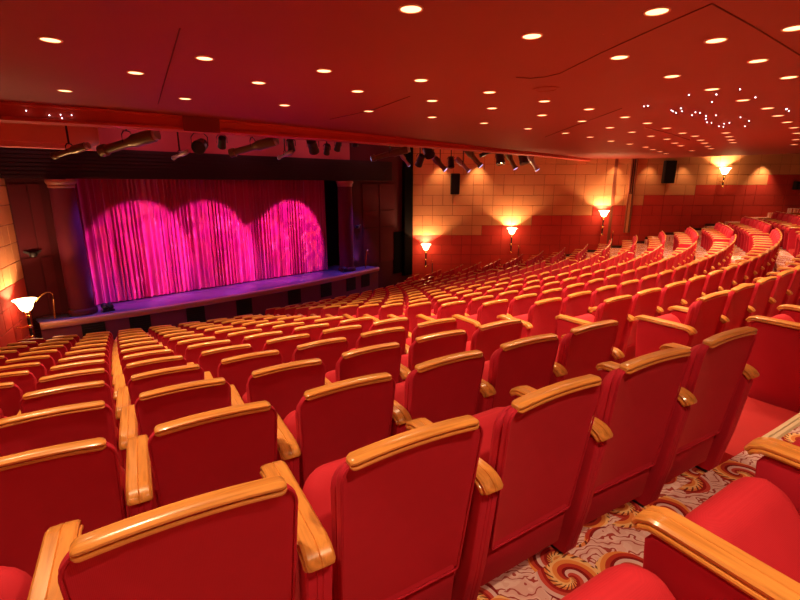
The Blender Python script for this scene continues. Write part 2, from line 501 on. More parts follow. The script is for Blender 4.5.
# ------------------------------------------------------------------ walls with upholstered panels
def panel_wall(name, origin, dx, length, z0, z1, boundary, cw=.95, ch=.47, normal=None, tan=None, red=None):
    """origin at floor; dx unit direction; panels stand 2 cm proud of a dark backing, towards normal"""
    bm = bmesh.new(); rnd = random.Random(3)
    O = Vector(origin); D = Vector(dx); Nn = Vector(normal)
    def P(s, z, o): return O + D*s + Nn*o + Vector((0, 0, z))
    v = [bm.verts.new(P(s, z, 0)) for s, z in ((0, z0), (length, z0), (length, z1), (0, z1))]
    f = bm.faces.new(v); f.material_index = 2
    zs = []; z = z0
    while z < z1: zs.append(z); z += ch
    for z in zs:
        s = 0
        while s < length:
            w = cw*.5*rnd.choice((1, 1, 1, 2, 2))
            a, b = max(s, 0), min(s + w, length); s += w
            if b - a < .06: continue
            top = min(z + ch, z1); g = .005; e = .008; t = .016
            mi = 1 if z + ch/2 < boundary((a + b)/2) else 0
            o = [P(a+g, z+g, 0), P(b-g, z+g, 0), P(b-g, top-g, 0), P(a+g, top-g, 0)]
            i = [P(a+g+e, z+g+e, t), P(b-g-e, z+g+e, t), P(b-g-e, top-g-e, t), P(a+g+e, top-g-e, t)]
            rings(bm, [o, i], mi, False, True)
    return struct(name, bm, [tan, red, GAP], 20)

WALL_D = 22.5
def step_right(s):                                        # s along the wall from the stage corner; the red dado climbs with the rake
    lat = .6 + s; b = -2.37
    for x in (3.78, 6.4, 8.75, 11.2, 14.0, 17.5, 20.5):
        if lat > x: b += .47
    return EYE + b
panel_wall('wall_right', (.6, WALL_D, 0), (1, 0, 0), 24, -.95, 5.95, step_right, normal=(0, -1, 0), tan=TAN, red=REDP)
def step_left(s): return EYE - 2.43 + .47*int(max(0, s)/3.2)
panel_wall('wall_left', LW_P, LW_D, 19, -.95, 5.95, step_left, normal=(.914, .407, 0), tan=TAN, red=REDP)
bm = bmesh.new()
for p, q in (((-2.2, -5.4), (24.6, -5.4)), ((24.6, -5.4), (24.6, 22.5))):
    v = [bm.verts.new((*a, h)) for a, h in ((p, -.9), (q, -.9), (q, 6), (p, 6))]; bm.faces.new(v)
struct('wall_back', bm, REDP, 0)

# dark stepped skirting along the lamp wall, and the two posts that break it
bm = bmesh.new()
for n in range(1, 17):
    a, b = [CX + math.sqrt(max(0, (R(m) + .02)**2 - (CY - WALL_D)**2)) for m in (n + 1, n)]
    z = floor_z(n)
    box(bm, (max(a, .62), WALL_D - .05, z - .25), (b, WALL_D - .016, z + .10))
    box(bm, (max(a, .62), WALL_D - .06, z + .10), (b, WALL_D - .012, z + .115))
struct('baseboard_right', bm, mat('dark_skirting', (.05, .012, .010), .5), 0)
bm = bmesh.new(); box(bm, (9.98, WALL_D - .05, 1.2), (10.11, WALL_D, 5.9)); struct('trim_3', bm, mat('brown_post', (.22, .06, .03), .5))
px = at_depth(632.5, 200, 22.2).x
bm = bmesh.new()
box(bm, (px - .13, WALL_D - .10, 2.0), (px - .08, WALL_D, 5.9), 0); box(bm, (px + .09, WALL_D - .10, 2.0), (px + .14, WALL_D, 5.9), 0)
box(bm, (px - .08, WALL_D - .09, 2.0), (px + .05, WALL_D, EYE - .45), 1); box(bm, (px - .012, WALL_D - .09, EYE - .45), (px + .016, WALL_D, 5.9), 0); box(bm, (px - .08, WALL_D - .04, 2.0), (px + .09, WALL_D, 5.9), 2)
struct('trim_4', bm, [mat('brown_pilaster', (.26, .07, .035), .5), TAN, mat('pilaster_slot', (.05, .02, .015), .6)])

# ------------------------------------------------------------------ ceiling with its bulkhead in front of the stage
def sm(a, b, x):
    t = max(0, min(1, (x - a)/(b - a))); return t*t*(3 - 2*t)
def ceil_z(x, y): return EYE + 1.345 - .20*sm(4, 20, y + .35*x)
def at_ceiling(x, y):
    r = ray(x, y); z = EYE + 1.3
    for _ in range(6):
        t = (z - EYE)/r[2]; z = ceil_z(r[0]*t, r[1]*t)
    if r[1]*t > WALL_D - .35: t = (WALL_D - .35)/r[1]
    return Vector((r[0]*t, r[1]*t, ceil_z(r[0]*t, r[1]*t)))
def to_line(u, L):                                        # u along the stage direction, L distance towards the stage
    return Vector(((u - L)/2, (u + L)/2, 0))
BK = [(-12.5, 2.5), (-8.3, 7.4), (-6.6, 8.35), (-5.4, 9.05), (-4.1, 9.95), (-2, 11.6), (0, 13.3), (3, 16.1), (5.8, 18.9), (8.9, 22.6), (10, 24)]
bm = bmesh.new()
ts = [0, .6, 1.5, 3, 5, 7, 9, 11, 13, 15, 17, 20, 24, 30, 36]
grid = []
for bx, by in BK:
    grid.append([bm.verts.new((bx + .7071*t, by - .7071*t, ceil_z(bx + .7071*t, by - .7071*t))) for t in ts])
for a, b in zip(grid, grid[1:]):
    for i in range(len(ts) - 1): bm.faces.new((a[i], a[i+1], b[i+1], b[i]))
struct('ceiling', bm, CEIL, 60)
bm = bmesh.new()
loops = []
for bx, by in BK:
    zc = ceil_z(bx, by); zb = EYE + 1.045
    loops.append([Vector((bx - .7071*o, by + .7071*o, z)) for o, z in ((-.02, zc + .02), (-.02, zc - .03), (.02, zc - .05), (.02, zb + .06), (-.03, zb + .05), (-.03, zb), (.35, zb - .01), (.35, zc + .02))])
rings(bm, loops)
struct('trim_5', bm, BULK, 25)
# the higher stage ceiling beyond the bulkhead
bm = bmesh.new()
v = [bm.verts.new(p) for p in ((-14, 6, EYE + 1.62), (-14, 26, EYE + 1.62), (14, 26, EYE + 1.62), (9.5, 22.6, EYE + 1.62), (-6, 8.4, EYE + 1.62))]
bm.faces.new(v); struct('ceiling_stage', bm, BULK, 0)
# second, paler bulkhead return by the near wall
bm = bmesh.new()
pa, pb = at_line(-40, 133, 17.0), at_line(98, 134, 17.0)
z0 = EYE + .71
for q in ((pa, pb),):
    d = Vector((.7071, -.7071, 0))
    rings(bm, [[Vector((p.x, p.y, 0)) + d*o + Vector((0, 0, z)) for o, z in ((0, z0), (0, z0 + .09), (.05, z0 + .10), (.05, z0 + .62), (-.4, z0 + .62), (-.4, z0))] for p in q])
struct('trim_6', bm, mat('salmon_bulkhead_plaster', (.80, .26, .16), .6), 0)
# thin dark strips painted in for the shade along the ceiling creases
bm = bmesh.new()
for line in (((516, 77), (530, 78), (545, 76.5), (560, 73), (580, 63), (600, 53), (655, 28), (712, 3)), ((712, 3), (755, 27), (800, 55)), ((545, 137), (560, 131), (582, 123), (622, 108)), ((180, 28), (158, 104)), ((645, 127), (672, 134), (690, 140)), ((330, 119), (372, 110), (410, 96))):
    P = [at_ceiling(*p) for p in line]
    loops = []
    for i, p in enumerate(P):
        d = (P[min(i+1, len(P)-1)] - P[max(i-1, 0)]); d.z = 0; d.normalize(); s = Vector((-d.y, d.x, 0))*.0045
        loops.append([p + s + Vector((0, 0, .01)), p + s - Vector((0, 0, .008)), p - s - Vector((0, 0, .008)), p - s + Vector((0, 0, .01))])
    rings(bm, loops)
struct('trim_7', bm, mat('ceiling_crease_shade', (.12, .012, .008), .9), 0)

# ------------------------------------------------------------------ recessed downlights
PX = [(50.5, 39.5), (65, 90.5), (135.5, 72.5), (204.5, 58), (185, 98.5), (258.5, 82.5), (324, 70.5), (284.5, 105), (357.5, 91), (368.5, 111), (411, 8.5), (532, 35.7), (421, 80), (432, 100.5),
      (432, 117), (489.5, 92), (492, 108), (484, 123), (544.5, 101), (542, 115), (528, 128.5), (589, 109), (582, 121), (565.5, 133), (590, 137), (657, 11), (716, 40), (619.5, 57), (758, 60.5),
      (795, 27.5), (672, 76), (789, 77), (712, 89), (743, 100), (767.5, 108), (778, 115.5), (787, 122), (794, 127.5), (797, 133), (796, 139.5), (794, 144.5), (625, 117), (610, 127.5), (611, 141), (647.5, 123), (632, 132),
      (629.5, 144), (666.5, 128), (651, 136), (682.5, 133), (667, 139), (645.5, 147), (695, 136), (675, 143), (653, 149.5), (700.6, 140), (681, 145.6), (660, 151.5), (704.6, 143), (666, 153.6), (708, 146), (692, 150.6), (711, 148.6),
      (726, 132.7), (729, 136.5), (731, 139.7), (733, 142.5)]
cells = []
for x, y in PX:
    p = at_ceiling(x, y)
    cells.append(((p.xy - Vector((CX, CY))).length, math.degrees(math.atan2(p.x - CX, CY - p.y)), p))
cells.sort(key=lambda c: -c[0])
bands, cur = [], []
for c in cells:
    if cur and cur[0][0] - c[0] > 1.1: bands.append(cur); cur = []
    cur.append(c)
bands.append(cur)
bm = bmesh.new(); lathe(bm, [(.082, .012), (.082, -.006), (.086, -.010), (.098, -.008), (.101, -.002), (.101, .012)], 28, cap=False); RINGME = finish(bm, 'trim_ring', TRIMRING)
bm = bmesh.new(); lathe(bm, [(.083, .004), (.083, -.004), (.05, -.006), (.015, -.007)], 28); LENSME = finish(bm, 'lens', LENS)
def warm_spot(name, p, energy, size=128, blend=1, col=(1, .66, .38), rad=.08, rot=(0, 0, 0)):
    l = bpy.data.lights.new(name, 'SPOT'); l.energy = energy; l.color = col; l.spot_size = math.radians(size); l.spot_blend = blend; l.shadow_soft_size = rad
    o = bpy.data.objects.new(name, l); link(o); o.location = p; o.rotation_euler = rot
    return o
E_DOWN = 102
for bi, b in enumerate(bands):
    b.sort(key=lambda c: c[1])
    for i, (r, d, p) in enumerate(b):
        t = thing('recessed_downlight', f'round recessed downlight in the red ceiling, {ORD[i+1]} of the {ORD[bi+1] if bi+1 < len(ORD) else str(bi+1)} curve counted from the camera', 'downlight', p, 0, 'round downlights recessed in the red ceiling')
        add_part('trim_ring', RINGME, t); add_part('lens', LENSME, t, 0, 'glowing warm lens')
        warm_spot('downlight_lamp', p - Vector((0, 0, .03)), E_DOWN)
# unseen, stronger downlights added as fill behind the camera and beside the frame
for x, y in ((-3, 3.0), (-4.5, 5.5), (-1.2, 1.6), (1.0, .4), (3.0, -1.2), (-1.5, -1.5), (5.5, 1.0), (7.5, 3.5), (9.5, 6.5), (1.5, -3.6), (10.5, 2.0), (13, 6), (13.5, 10.5), (16.5, 13), (18, 17), (20.5, 20)):
    warm_spot('downlight_lamp', Vector((x, y, ceil_z(x, y) - .03)), E_DOWN*1.45)
# unlit round grille
p = at_ceiling(546, 89)
bm = bmesh.new(); lathe(bm, [(.19, .01), (.19, -.006), (.15, -.010), (.14, -.002), (.02, -.003)], 32)
o = obj('ceiling_grille', bm, CEIL); o.location = p; tag(o, 'round red unlit grille set in the red ceiling', 'grille')
# fibre-optic stars
bm = bmesh.new(); bmesh.ops.create_icosphere(bm, subdivisions=1, radius=.008); STARME = finish(bm, 'star_light', STAR)
SPX = [(644, 106), (648, 105.5), (671.5, 110), (673, 111), (676, 112.5), (681, 108), (682, 111), (689, 94.5), (692, 115), (695.5, 112), (700, 112.5), (706, 115.5), (706, 118.5), (712, 101.5), (711.5, 122.5), (707, 122), (716.5, 94), (716, 115), (719, 126), (724, 123.5), (729.5, 122.5), (723.5, 126.5), (740.5, 117), (745, 126), (749, 120.5), (740, 89), (755.5, 97), (786, 109), (789, 110.5), (787, 108.5), (62, 115), (63.5, 118.5), (73, 115.5), (51, 115.5), (28, 111)]
for i, (x, y) in enumerate(SPX):
    o = link(bpy.data.objects.new('star_light', STARME))
    if x > 100: o.location = at_ceiling(x, y) - Vector((0, 0, .006))
    else:
        q = at_line(x, y, 14.6); o.location = Vector((q.x, q.y, q.z))
        r = ray(x, y)                                    # on the face of the bulkhead
        t_ = None
        for (ax, ay), (bx, by) in zip(BK, BK[1:]):
            den = r[0]*(by - ay) - r[1]*(bx - ax)
            s = (r[1]*ax - r[0]*ay)/den if abs(den) > 1e-9 else -1
            if 0 <= s <= 1: hx, hy = ax + s*(bx-ax), ay + s*(by-ay); t_ = hy/r[1]
        if t_: o.location = Vector((r[0]*t_ - .005, r[1]*t_ - .03, EYE + r[2]*t_))
    side = 'red bulkhead above the stage' if x < 100 else 'red ceiling above the far seats'
    tag(o, f'tiny white star light twinkling in the {side}', 'star light', f'star lights in the {side}')
# access hatches on the bulkhead
for x0, x1, y0, y1, who in ((183, 219, 115, 131, 'dark red square hatch on the ceiling bulkhead above the curtain'), (447, 466, 128, 141, 'small dark red hatch on the bulkhead above the stage corner')):
    def on_bulk(x, y):
        r = ray(x, y)
        for (ax, ay), (bx, by) in zip(BK, BK[1:]):
            den = r[0]*(by - ay) - r[1]*(bx - ax)
            s = (r[1]*ax - r[0]*ay)/den if abs(den) > 1e-9 else -1
            if 0 <= s <= 1:
                hx, hy = ax + s*(bx-ax), ay + s*(by-ay); return Vector((hx + .03, hy - .03, EYE + r[2]*hy/r[1]))
    a, b, c, d = on_bulk(x0, y1), on_bulk(x1, y1), on_bulk(x1, y0), on_bulk(x0, y0)
    z0_, z1_ = min(a.z, b.z), max(c.z, d.z)
    bm = bmesh.new()
    off = Vector((.012, -.012, 0))
    rings(bm, [[Vector((a.x, a.y, z0_)), Vector((b.x, b.y, z0_)), Vector((b.x, b.y, z1_)), Vector((a.x, a.y, z1_))],
               [Vector((a.x, a.y, z0_)) + off, Vector((b.x, b.y, z0_)) + off, Vector((b.x, b.y, z1_)) + off, Vector((a.x, a.y, z1_)) + off]])
    tag(obj('wall_hatch', bm, mat('dark_red_hatch', (.2, .02, .014), .6)), who, 'hatch')

# ------------------------------------------------------------------ stage and proscenium
SZ = EYE - 3.5                                            # stage floor
U = Vector((.7071, .7071, 0)); TOW = Vector((-.7071, .7071, 0))     # along the stage, and towards its back
Lw = 21.9
bm = bmesh.new()                                          # proscenium wall either side of the opening
def prism(bm, x0, x1, L0, L1, z0, z1, mi=0):
    """block between pixel columns' lateral positions x0..x1 (metres along lateral axis at line L0) and depth lines"""
    pts = [(x0, L0), (x1, L0), (x1, L1), (x0, L1)]
    rings(bm, [[Vector((a, a + l, z)) if l == L0 else Vector((a - (l - L0)/2, a - (l - L0)/2 + l, z)) for a, l in pts] for z in (z0, z1)], mi)
XL0, XL1, XR0, XR1 = -9.9, -9.15, -2.05, .62
prism(bm, XL0, XL1, Lw, Lw + .3, SZ, 6, 0)
prism(bm, XR0, XR1, Lw, Lw + .3, -.9, 6, 0)
prism(bm, XL1, XR0, Lw, Lw + .3, EYE + .55, 6, 1)
struct('wall_front', bm, [UNLIT_MAROON, mat('pink_lit_plaster', (.42, .07, .09), .7)], 0)  # pink light put into the plaster colour above the opening
bm = bmesh.new()                                          # raised panels on the right part
for a, b in ((-1.6, -.95), (-.9, -.25)):
    for z0, z1 in ((SZ + .05, SZ + 1.6), (SZ + 1.66, SZ + 2.35), (SZ + 2.4, SZ + 3.5)):
        prism(bm, a, b, Lw - .03, Lw, z0, z1)
for a, b in ((-9.85, -9.6), (-9.57, -9.4)):
    for z0, z1 in ((SZ + .05, SZ + 1.6), (SZ + 1.66, SZ + 3.5)): prism(bm, a, b, Lw - .03, Lw, z0, z1)
struct('trim_8', bm, mat('unlit_raised_panel', (.085, .009, .015), .8, spec=.15), 0)  # raised panels darkened in colour too, as if unlit
bm = bmesh.new(); prism(bm, .22, .60, Lw - .25, Lw, 0, 6); struct('trim_9', bm, mat('black_return', (.003, .002, .002), .95, spec=.05), 0)
# louvred valance band
bm = bmesh.new()
z = EYE + .14
while z < EYE + .86:
    prism(bm, -9.75, -.35, Lw - .42, Lw - .1, z, z + .075); prism(bm, -9.75, -.35, Lw - .38, Lw - .1, z + .075, z + .10); z += .10
tag(obj('valance', bm, mat('black_valance_slats', (.018, .005, .007), .7, spec=.2), smooth=0), 'dark ribbed valance spanning the top of the stage opening', 'valance')
# stage floor and apron
def apron(u):                                             # front edge, bowed towards the audience
    t = (u - 10.4)/8.6
    return 20.85 - .85*max(0, 1 - t*t)
def stage_pt(u, L, z): return Vector(((u - L)/2, (u + L)/2, z))
us = [2.2 + (19.0 - 2.2)*i/40 for i in range(41)]
bm = bmesh.new()
front = [[stage_pt(u, apron(u) + o, z) for u in us] for o, z in ((.05, -.86), (.05, SZ - .14))]
back = [[stage_pt(u, apron(u) + .05, SZ - .02) for u in us], [stage_pt(u, 21.88, SZ - .02) for u in us]]
for A in (front, back):
    va = [[bm.verts.new(p) for p in l] for l in A]
    for i in range(40):
        f = bm.faces.new((va[0][i], va[0][i+1], va[1][i+1], va[1][i])); f.material_index = 0 if A is front else 1
e0 = [stage_pt(us[-1], L, z) for L, z in ((apron(us[-1]) + .05, -.86), (21.88, -.86), (21.88, SZ - .02), (apron(us[-1]) + .05, SZ - .02))]
bm.faces.new([bm.verts.new(p) for p in e0])
bs = bmesh.new(); prism(bs, XL1 + .01, XR0 - .01, 21.9, 23.58, SZ - .12, SZ - .02); struct('floor_stage', bs, STAGE, 0)
stage = obj('stage_platform', bm, [mat('plum_stage_face', (.13, .022, .04), .5), STAGE], None, 0)
tag(stage, 'low curved stage platform with dark boards in front of the curtain', 'stage')
bm = bmesh.new()
rings(bm, [[stage_pt(u, apron(u) + o, z) for o, z in ((.06, SZ - .17), (-.02, SZ - .16), (-.06, SZ - .11), (-.07, SZ - .05), (-.04, SZ - .005), (.02, SZ + .012), (.12, SZ + .012), (.14, SZ - .01), (.14, SZ - .1))] for u in us])
obj('stage_edge', bm, CAPWOOD, stage, 40)['label'] = 'rounded polished wooden stage edge'
VP = [(90, 326, 12.5), (137, 321, 14.5), (193, 313.5, 13), (242, 307, 11), (292.5, 296, 8.5), (324.5, 289.5, 7), (349.5, 282.5, 6), (364, 277, 5)]
for i, (x, y, w) in enumerate(VP):
    q = at_line(x, y, 20.3)
    for _ in range(4): q = at_line(x, y, apron(q.x + q.y) + .05)
    u = q.x + q.y
    bm = bmesh.new()
    A = stage_pt(u - .27, apron(u - .27) + .05, 0); B = stage_pt(u + .27, apron(u + .27) + .05, 0)
    d = (B - A).normalized(); nn = Vector((d.y, -d.x, 0))
    for (s0, s1, h0, h1, o, mi) in ((0, .54, .08, .60, .02, 0),):
        rings(bm, [[A + d*s + nn*o_ + Vector((0, 0, SZ - .78 + h)) for s, h in ((s0, h0), (s1, h0), (s1, h1), (s0, h1))] for o_ in (.004, .02)])
    for k in range(7):
        h = .12 + k*.065
        rings(bm, [[A + d*s + nn*o_ + Vector((0, 0, SZ - .78 + hh)) for s, hh in ((.03, h), (.51, h), (.51, h + .03), (.03, h + .03))] for o_ in (.02, .035)])
    tag(obj('vent_grille', bm, BLACK, None, 0), f'square black vent in the stage front, {ORD[i+1]} from the near wall lamp', 'vent', 'black vents along the stage front')
# columns
def column(x, y, who):
    p = at_line(x, y, Lw - .42)
    t = thing('stage_column', who, 'column', (p.x, p.y, SZ))
    bm = bmesh.new(); lathe(bm, [(.30, .14), (.305, .8), (.30, 2.0), (.285, 3.42)], 40); obj('shaft', bm, mat('plum_column_paint', (.10, .010, .026), .75, spec=.15), t)
    bm = bmesh.new(); lathe(bm, [(.36, 0), (.36, .08), (.34, .13), (.30, .16)], 40); obj('base', bm, UNLIT_MAROON, t)
    bm = bmesh.new(); lathe(bm, [(.285, 3.40), (.305, 3.42), (.31, 3.45), (.295, 3.47), (.315, 3.50), (.345, 3.54), (.35, 3.59), (.335, 3.62)], 40); obj('capital', bm, mat('copper_capital', (.25, .06, .04), .5), t)
column(82, 306, 'plum round column at the end of the stage nearer the wall lamp')
column(347, 268.5, 'plum round column at the far end of the curtain')
# curtain
bm = bmesh.new()
c0 = at_line(86, 303, 22.35); c1 = at_line(327, 268, 22.35)
n = 1000; lo, hiL, mid = [], [], []
rnd = random.Random(5)
ph = 0; amp = .1; row = []
for i in range(n + 1):
    s = i/n; b = c0.lerp(c1, s)
    ph += .36*(1 + .35*math.sin(i*.11) + .25*math.sin(i*.037 + 2)); 
    a = .058*(.7 + .3*math.sin(i*.07))
    w = math.sin(ph)*a + .03*math.sin(ph*2.1)
    row.append((b, w, math.cos(ph)*.03))
levels = [(SZ + .02, 1.15), (SZ + .5, 1.05), (SZ + 1.4, 1.0), (SZ + 2.6, .85), (SZ + 4.1, .7)]
prev = None
for z, k in levels:
    cur = [bm.verts.new((b.x - TOW.x*w*k + U.x*e, b.y - TOW.y*w*k + U.y*e, z)) for b, w, e in row]
    if prev:
        for i in range(n): bm.faces.new((prev[i], prev[i+1], cur[i+1], cur[i]))
    prev = cur
o = obj('stage_curtain', bm, VELVET, None, 180); tag(o, 'closed crimson velvet stage curtain lit magenta by stage lights', 'curtain')
bm = bmesh.new()                                          # black masking behind and beside the curtain
A = [stage_pt(u, 23.6, z) for z in (SZ - .1, 6) for u in (1, 21)]
v = [bm.verts.new(p) for p in A]; bm.faces.new((v[0], v[1], v[3], v[2]))
struct('wall_stage', bm, mat('black_masking', (.006, .003, .004), .95), 0)
# handrails
def rail(name, pix, L, who, r=.022, m=BRASS):
    bm = bmesh.new(); tube(bm, [at_line(x, y, L) for x, y in pix], r, 10); tag(obj(name, bm, m), who, 'handrail')
rail('stage_handrail', ((36, 301.5), (38, 298.5), (42, 295), (46, 292.5), (50, 292), (52.5, 294), (53.5, 299), (55, 318)), 20.95, 'thin curved handrail rising beside the near wall lamp at the stage end')
rail('stage_handrail', ((365.5, 268), (366, 256), (366.6, 251), (368, 250)), 21.2, 'slim upright handrail on the far end of the stage')
# wall fixtures on the proscenium
for x, y, who in ((33, 254, 'small dark winged fixture on the maroon panel beyond the near wall lamp'), (357.5, 226.5, 'small dark round fixture on the maroon panel right of the far column')):
    p = at_line(x, y, Lw - .10)
    t = thing('wall_fixture', who, 'wall fixture', p, math.radians(45))
    bm = bmesh.new(); lathe(bm, [(.01, -.08), (.07, -.07), (.09, -.02), (.08, .04), (.02, .06)], 18); obj('body', bm, DARKM, t)
    for s in (-1, 1):
        bm = bmesh.new(); rings(bm, [[Vector((s*.07, -.03, -.04)), Vector((s*.07, .03, -.04)), Vector((s*.07, .03, .05)), Vector((s*.07, -.03, .05))],
                                      [Vector((s*.19, -.01, .05)), Vector((s*.19, .01, .05)), Vector((s*.19, .01, .09)), Vector((s*.19, -.01, .09))]]); obj('wing', bm, DARKM, t)
    bm = bmesh.new(); box(bm, (-.04, .02, -.04), (.04, .13, .04)); obj('bracket', bm, DARKM, t)
# dark doorway at the corner
bm = bmesh.new(); prism(bm, -.28, .14, Lw - .06, Lw, SZ - .6, SZ + 1.35); struct('door_1', bm, mat('black_door', (.003, .002, .002), .95, spec=.05), 0)
# small equipment on the stage floor
for x, y, w, who in ((78, 308, .5, 'low dark floor light at the foot of the near column'), (108, 308.5, .3, 'small dark floor box on stage in front of the curtain'), (347, 266.5, .55, 'dark floor light at the foot of the far column')):
    p = at_line(x, y, 21.35 if x < 100 else 21.2); p.z = SZ - .02
    t = thing('floor_light', who, 'floor light', p, math.radians(45))
    bm = bmesh.new(); box(bm, (-w/2, -.10, 0), (w/2, .10, .05)); obj('base', bm, DARKM, t, 0)
    for k in (-1, 1):
        bm = bmesh.new(); lathe(bm, [(.05, -.09), (.075, -.06), (.08, .09), (.07, .10)], 16, 0, Matrix.Translation((k*w*.24, 0, .13)) @ Matrix.Rotation(math.radians(-70), 4, 'X')); obj('lamp_head', bm, DARKM, t)

# ------------------------------------------------------------------ wall speakers
for x, y, w, h, who in ((455, 184, .42, .95, 'black wall speaker high on the tan panels nearest the stage'), (669, 172, .52, 1.02, 'larger black wall speaker on the panels right of the pilaster'), (797.5, 185.5, .3, .38, 'small dark box fixed on the wall at the edge of the frame')):
    p = at_depth(x, y, WALL_D - .16)
    t = thing('wall_speaker', who, 'speaker', p)
    bm = bmesh.new(); box(bm, (-w/2, -.12, -h/2), (w/2, .10, h/2)); bmesh.ops.bevel(bm, geom=bm.edges[:], offset=.02, segments=2, affect='EDGES'); obj('cabinet', bm, DARKM, t)
    bm = bmesh.new(); box(bm, (-w/2 + .03, -.135, -h/2 + .03), (w/2 - .03, -.115, h/2 - .03)); obj('grille_cloth', bm, BLACK, t, 0)
    bm = bmesh.new(); box(bm, (-.06, .09, -.1), (.06, .16, .1)); obj('bracket', bm, DARKM, t, 0)

# ------------------------------------------------------------------ torchiere wall lamps
def torch(p, nrm, stem, who, e=250, s=.9):
    nrm = Vector(nrm).normalized(); rz = math.atan2(nrm.y, nrm.x) + PI/2
    t = thing('wall_lamp', who, 'wall lamp', p, rz, 'bowl wall lamps')
    bm = bmesh.new()
    prof = [(.05, -.17), (.10, -.15), (.145, -.08), (.17, 0), (.21, .09), (.265, .14), (.275, .15), (.262, .152), (.20, .10), (.155, 0), (.13, -.08), (.08, -.13), (.02, -.14)]
    lathe(bm, [(r*s, z*s) for r, z in prof], 32, cap=False); obj('bowl', bm, BOWL, t, 60)
    bm = bmesh.new(); lathe(bm, [(.02, -.17), (.06, -.175), (.045, -.21), (.02, -.22)], 20); obj('cup', bm, BRASS, t)
    bm = bmesh.new(); tube(bm, [(0, 0, -.2), (0, 0, -.2 - stem)], .032, 12); obj('stem', bm, DARKM, t)
    for k in (.08, stem*.55, stem):
        bm = bmesh.new(); bmesh.ops.create_uvsphere(bm, u_segments=14, v_segments=10, radius=.055, matrix=Matrix.Translation((0, 0, -.2 - k))); obj('knob', bm, BRASS, t)
    bm = bmesh.new(); tube(bm, [(0, 0, -.2 - stem*.55), (0, .12, -.22 - stem*.55), (0, .27, -.2 - stem*.55)], .02, 8); obj('wall_arm', bm, BRASS, t)
    p = Vector(p)
    up = warm_spot('bowl_lamp', p + Vector((0, 0, .02)), e, 128, .35, (1, .56, .27), .10, (PI, 0, 0))
    pt = bpy.data.lights.new('bowl_glow', 'POINT'); pt.energy = e*.07; pt.color = (1, .5, .2); pt.shadow_soft_size = .2
    o = link(bpy.data.objects.new('bowl_glow', pt)); o.location = p + nrm*.45 + Vector((0, 0, -.05))
    return t
dW = WALL_D - .30
torch(at_depth(426, 247, dW), (0, -1, 0), .75, 'glowing bowl wall lamp on the lamp wall, the one beside the stage')
torch(at_depth(512, 231, dW), (0, -1, 0), .8, 'glowing bowl wall lamp on the lamp wall, second from the stage')
torch(at_depth(604, 213.5, dW), (0, -1, 0), .8, 'glowing bowl wall lamp just before the pilaster on the lamp wall')
torch(at_depth(725, 171, dW), (0, -1, 0), .5, 'glowing bowl wall lamp high on the red wall beyond the pilaster', 300)
pl = at_depth(25.5, 305, 10.9)
torch(pl, (.914, .407, 0), .62, 'glowing bowl lamp on the near wall beside the stage end', 160)
# thin handrail posts at the row ends
for x, y, d in ((432.5, 263, 22.3), (518.5, 248, 22.3), (613, 233, 22.3), (127, 0, 0)):
    if not d: continue
    p = at_depth(x, y, d)
    t = thing('row_end_post', {432.5: 'slim brass-topped post at a row end below the lamp nearest the stage', 518.5: 'slim brass-topped post at a row end below the second wall lamp', 613: 'slim brass-topped post at a row end below the pilaster lamp'}[x], 'post', p)
    bm = bmesh.new(); tube(bm, [(0, 0, -1.15), (0, 0, 0)], .016, 8); obj('post', bm, DARKM, t)
    bm = bmesh.new(); bmesh.ops.create_uvsphere(bm, u_segments=12, v_segments=8, radius=.035, matrix=Matrix.Translation((0, 0, .05)) @ Matrix.Diagonal((.8, .8, 1.9, 1))); obj('finial', bm, BRASS, t)

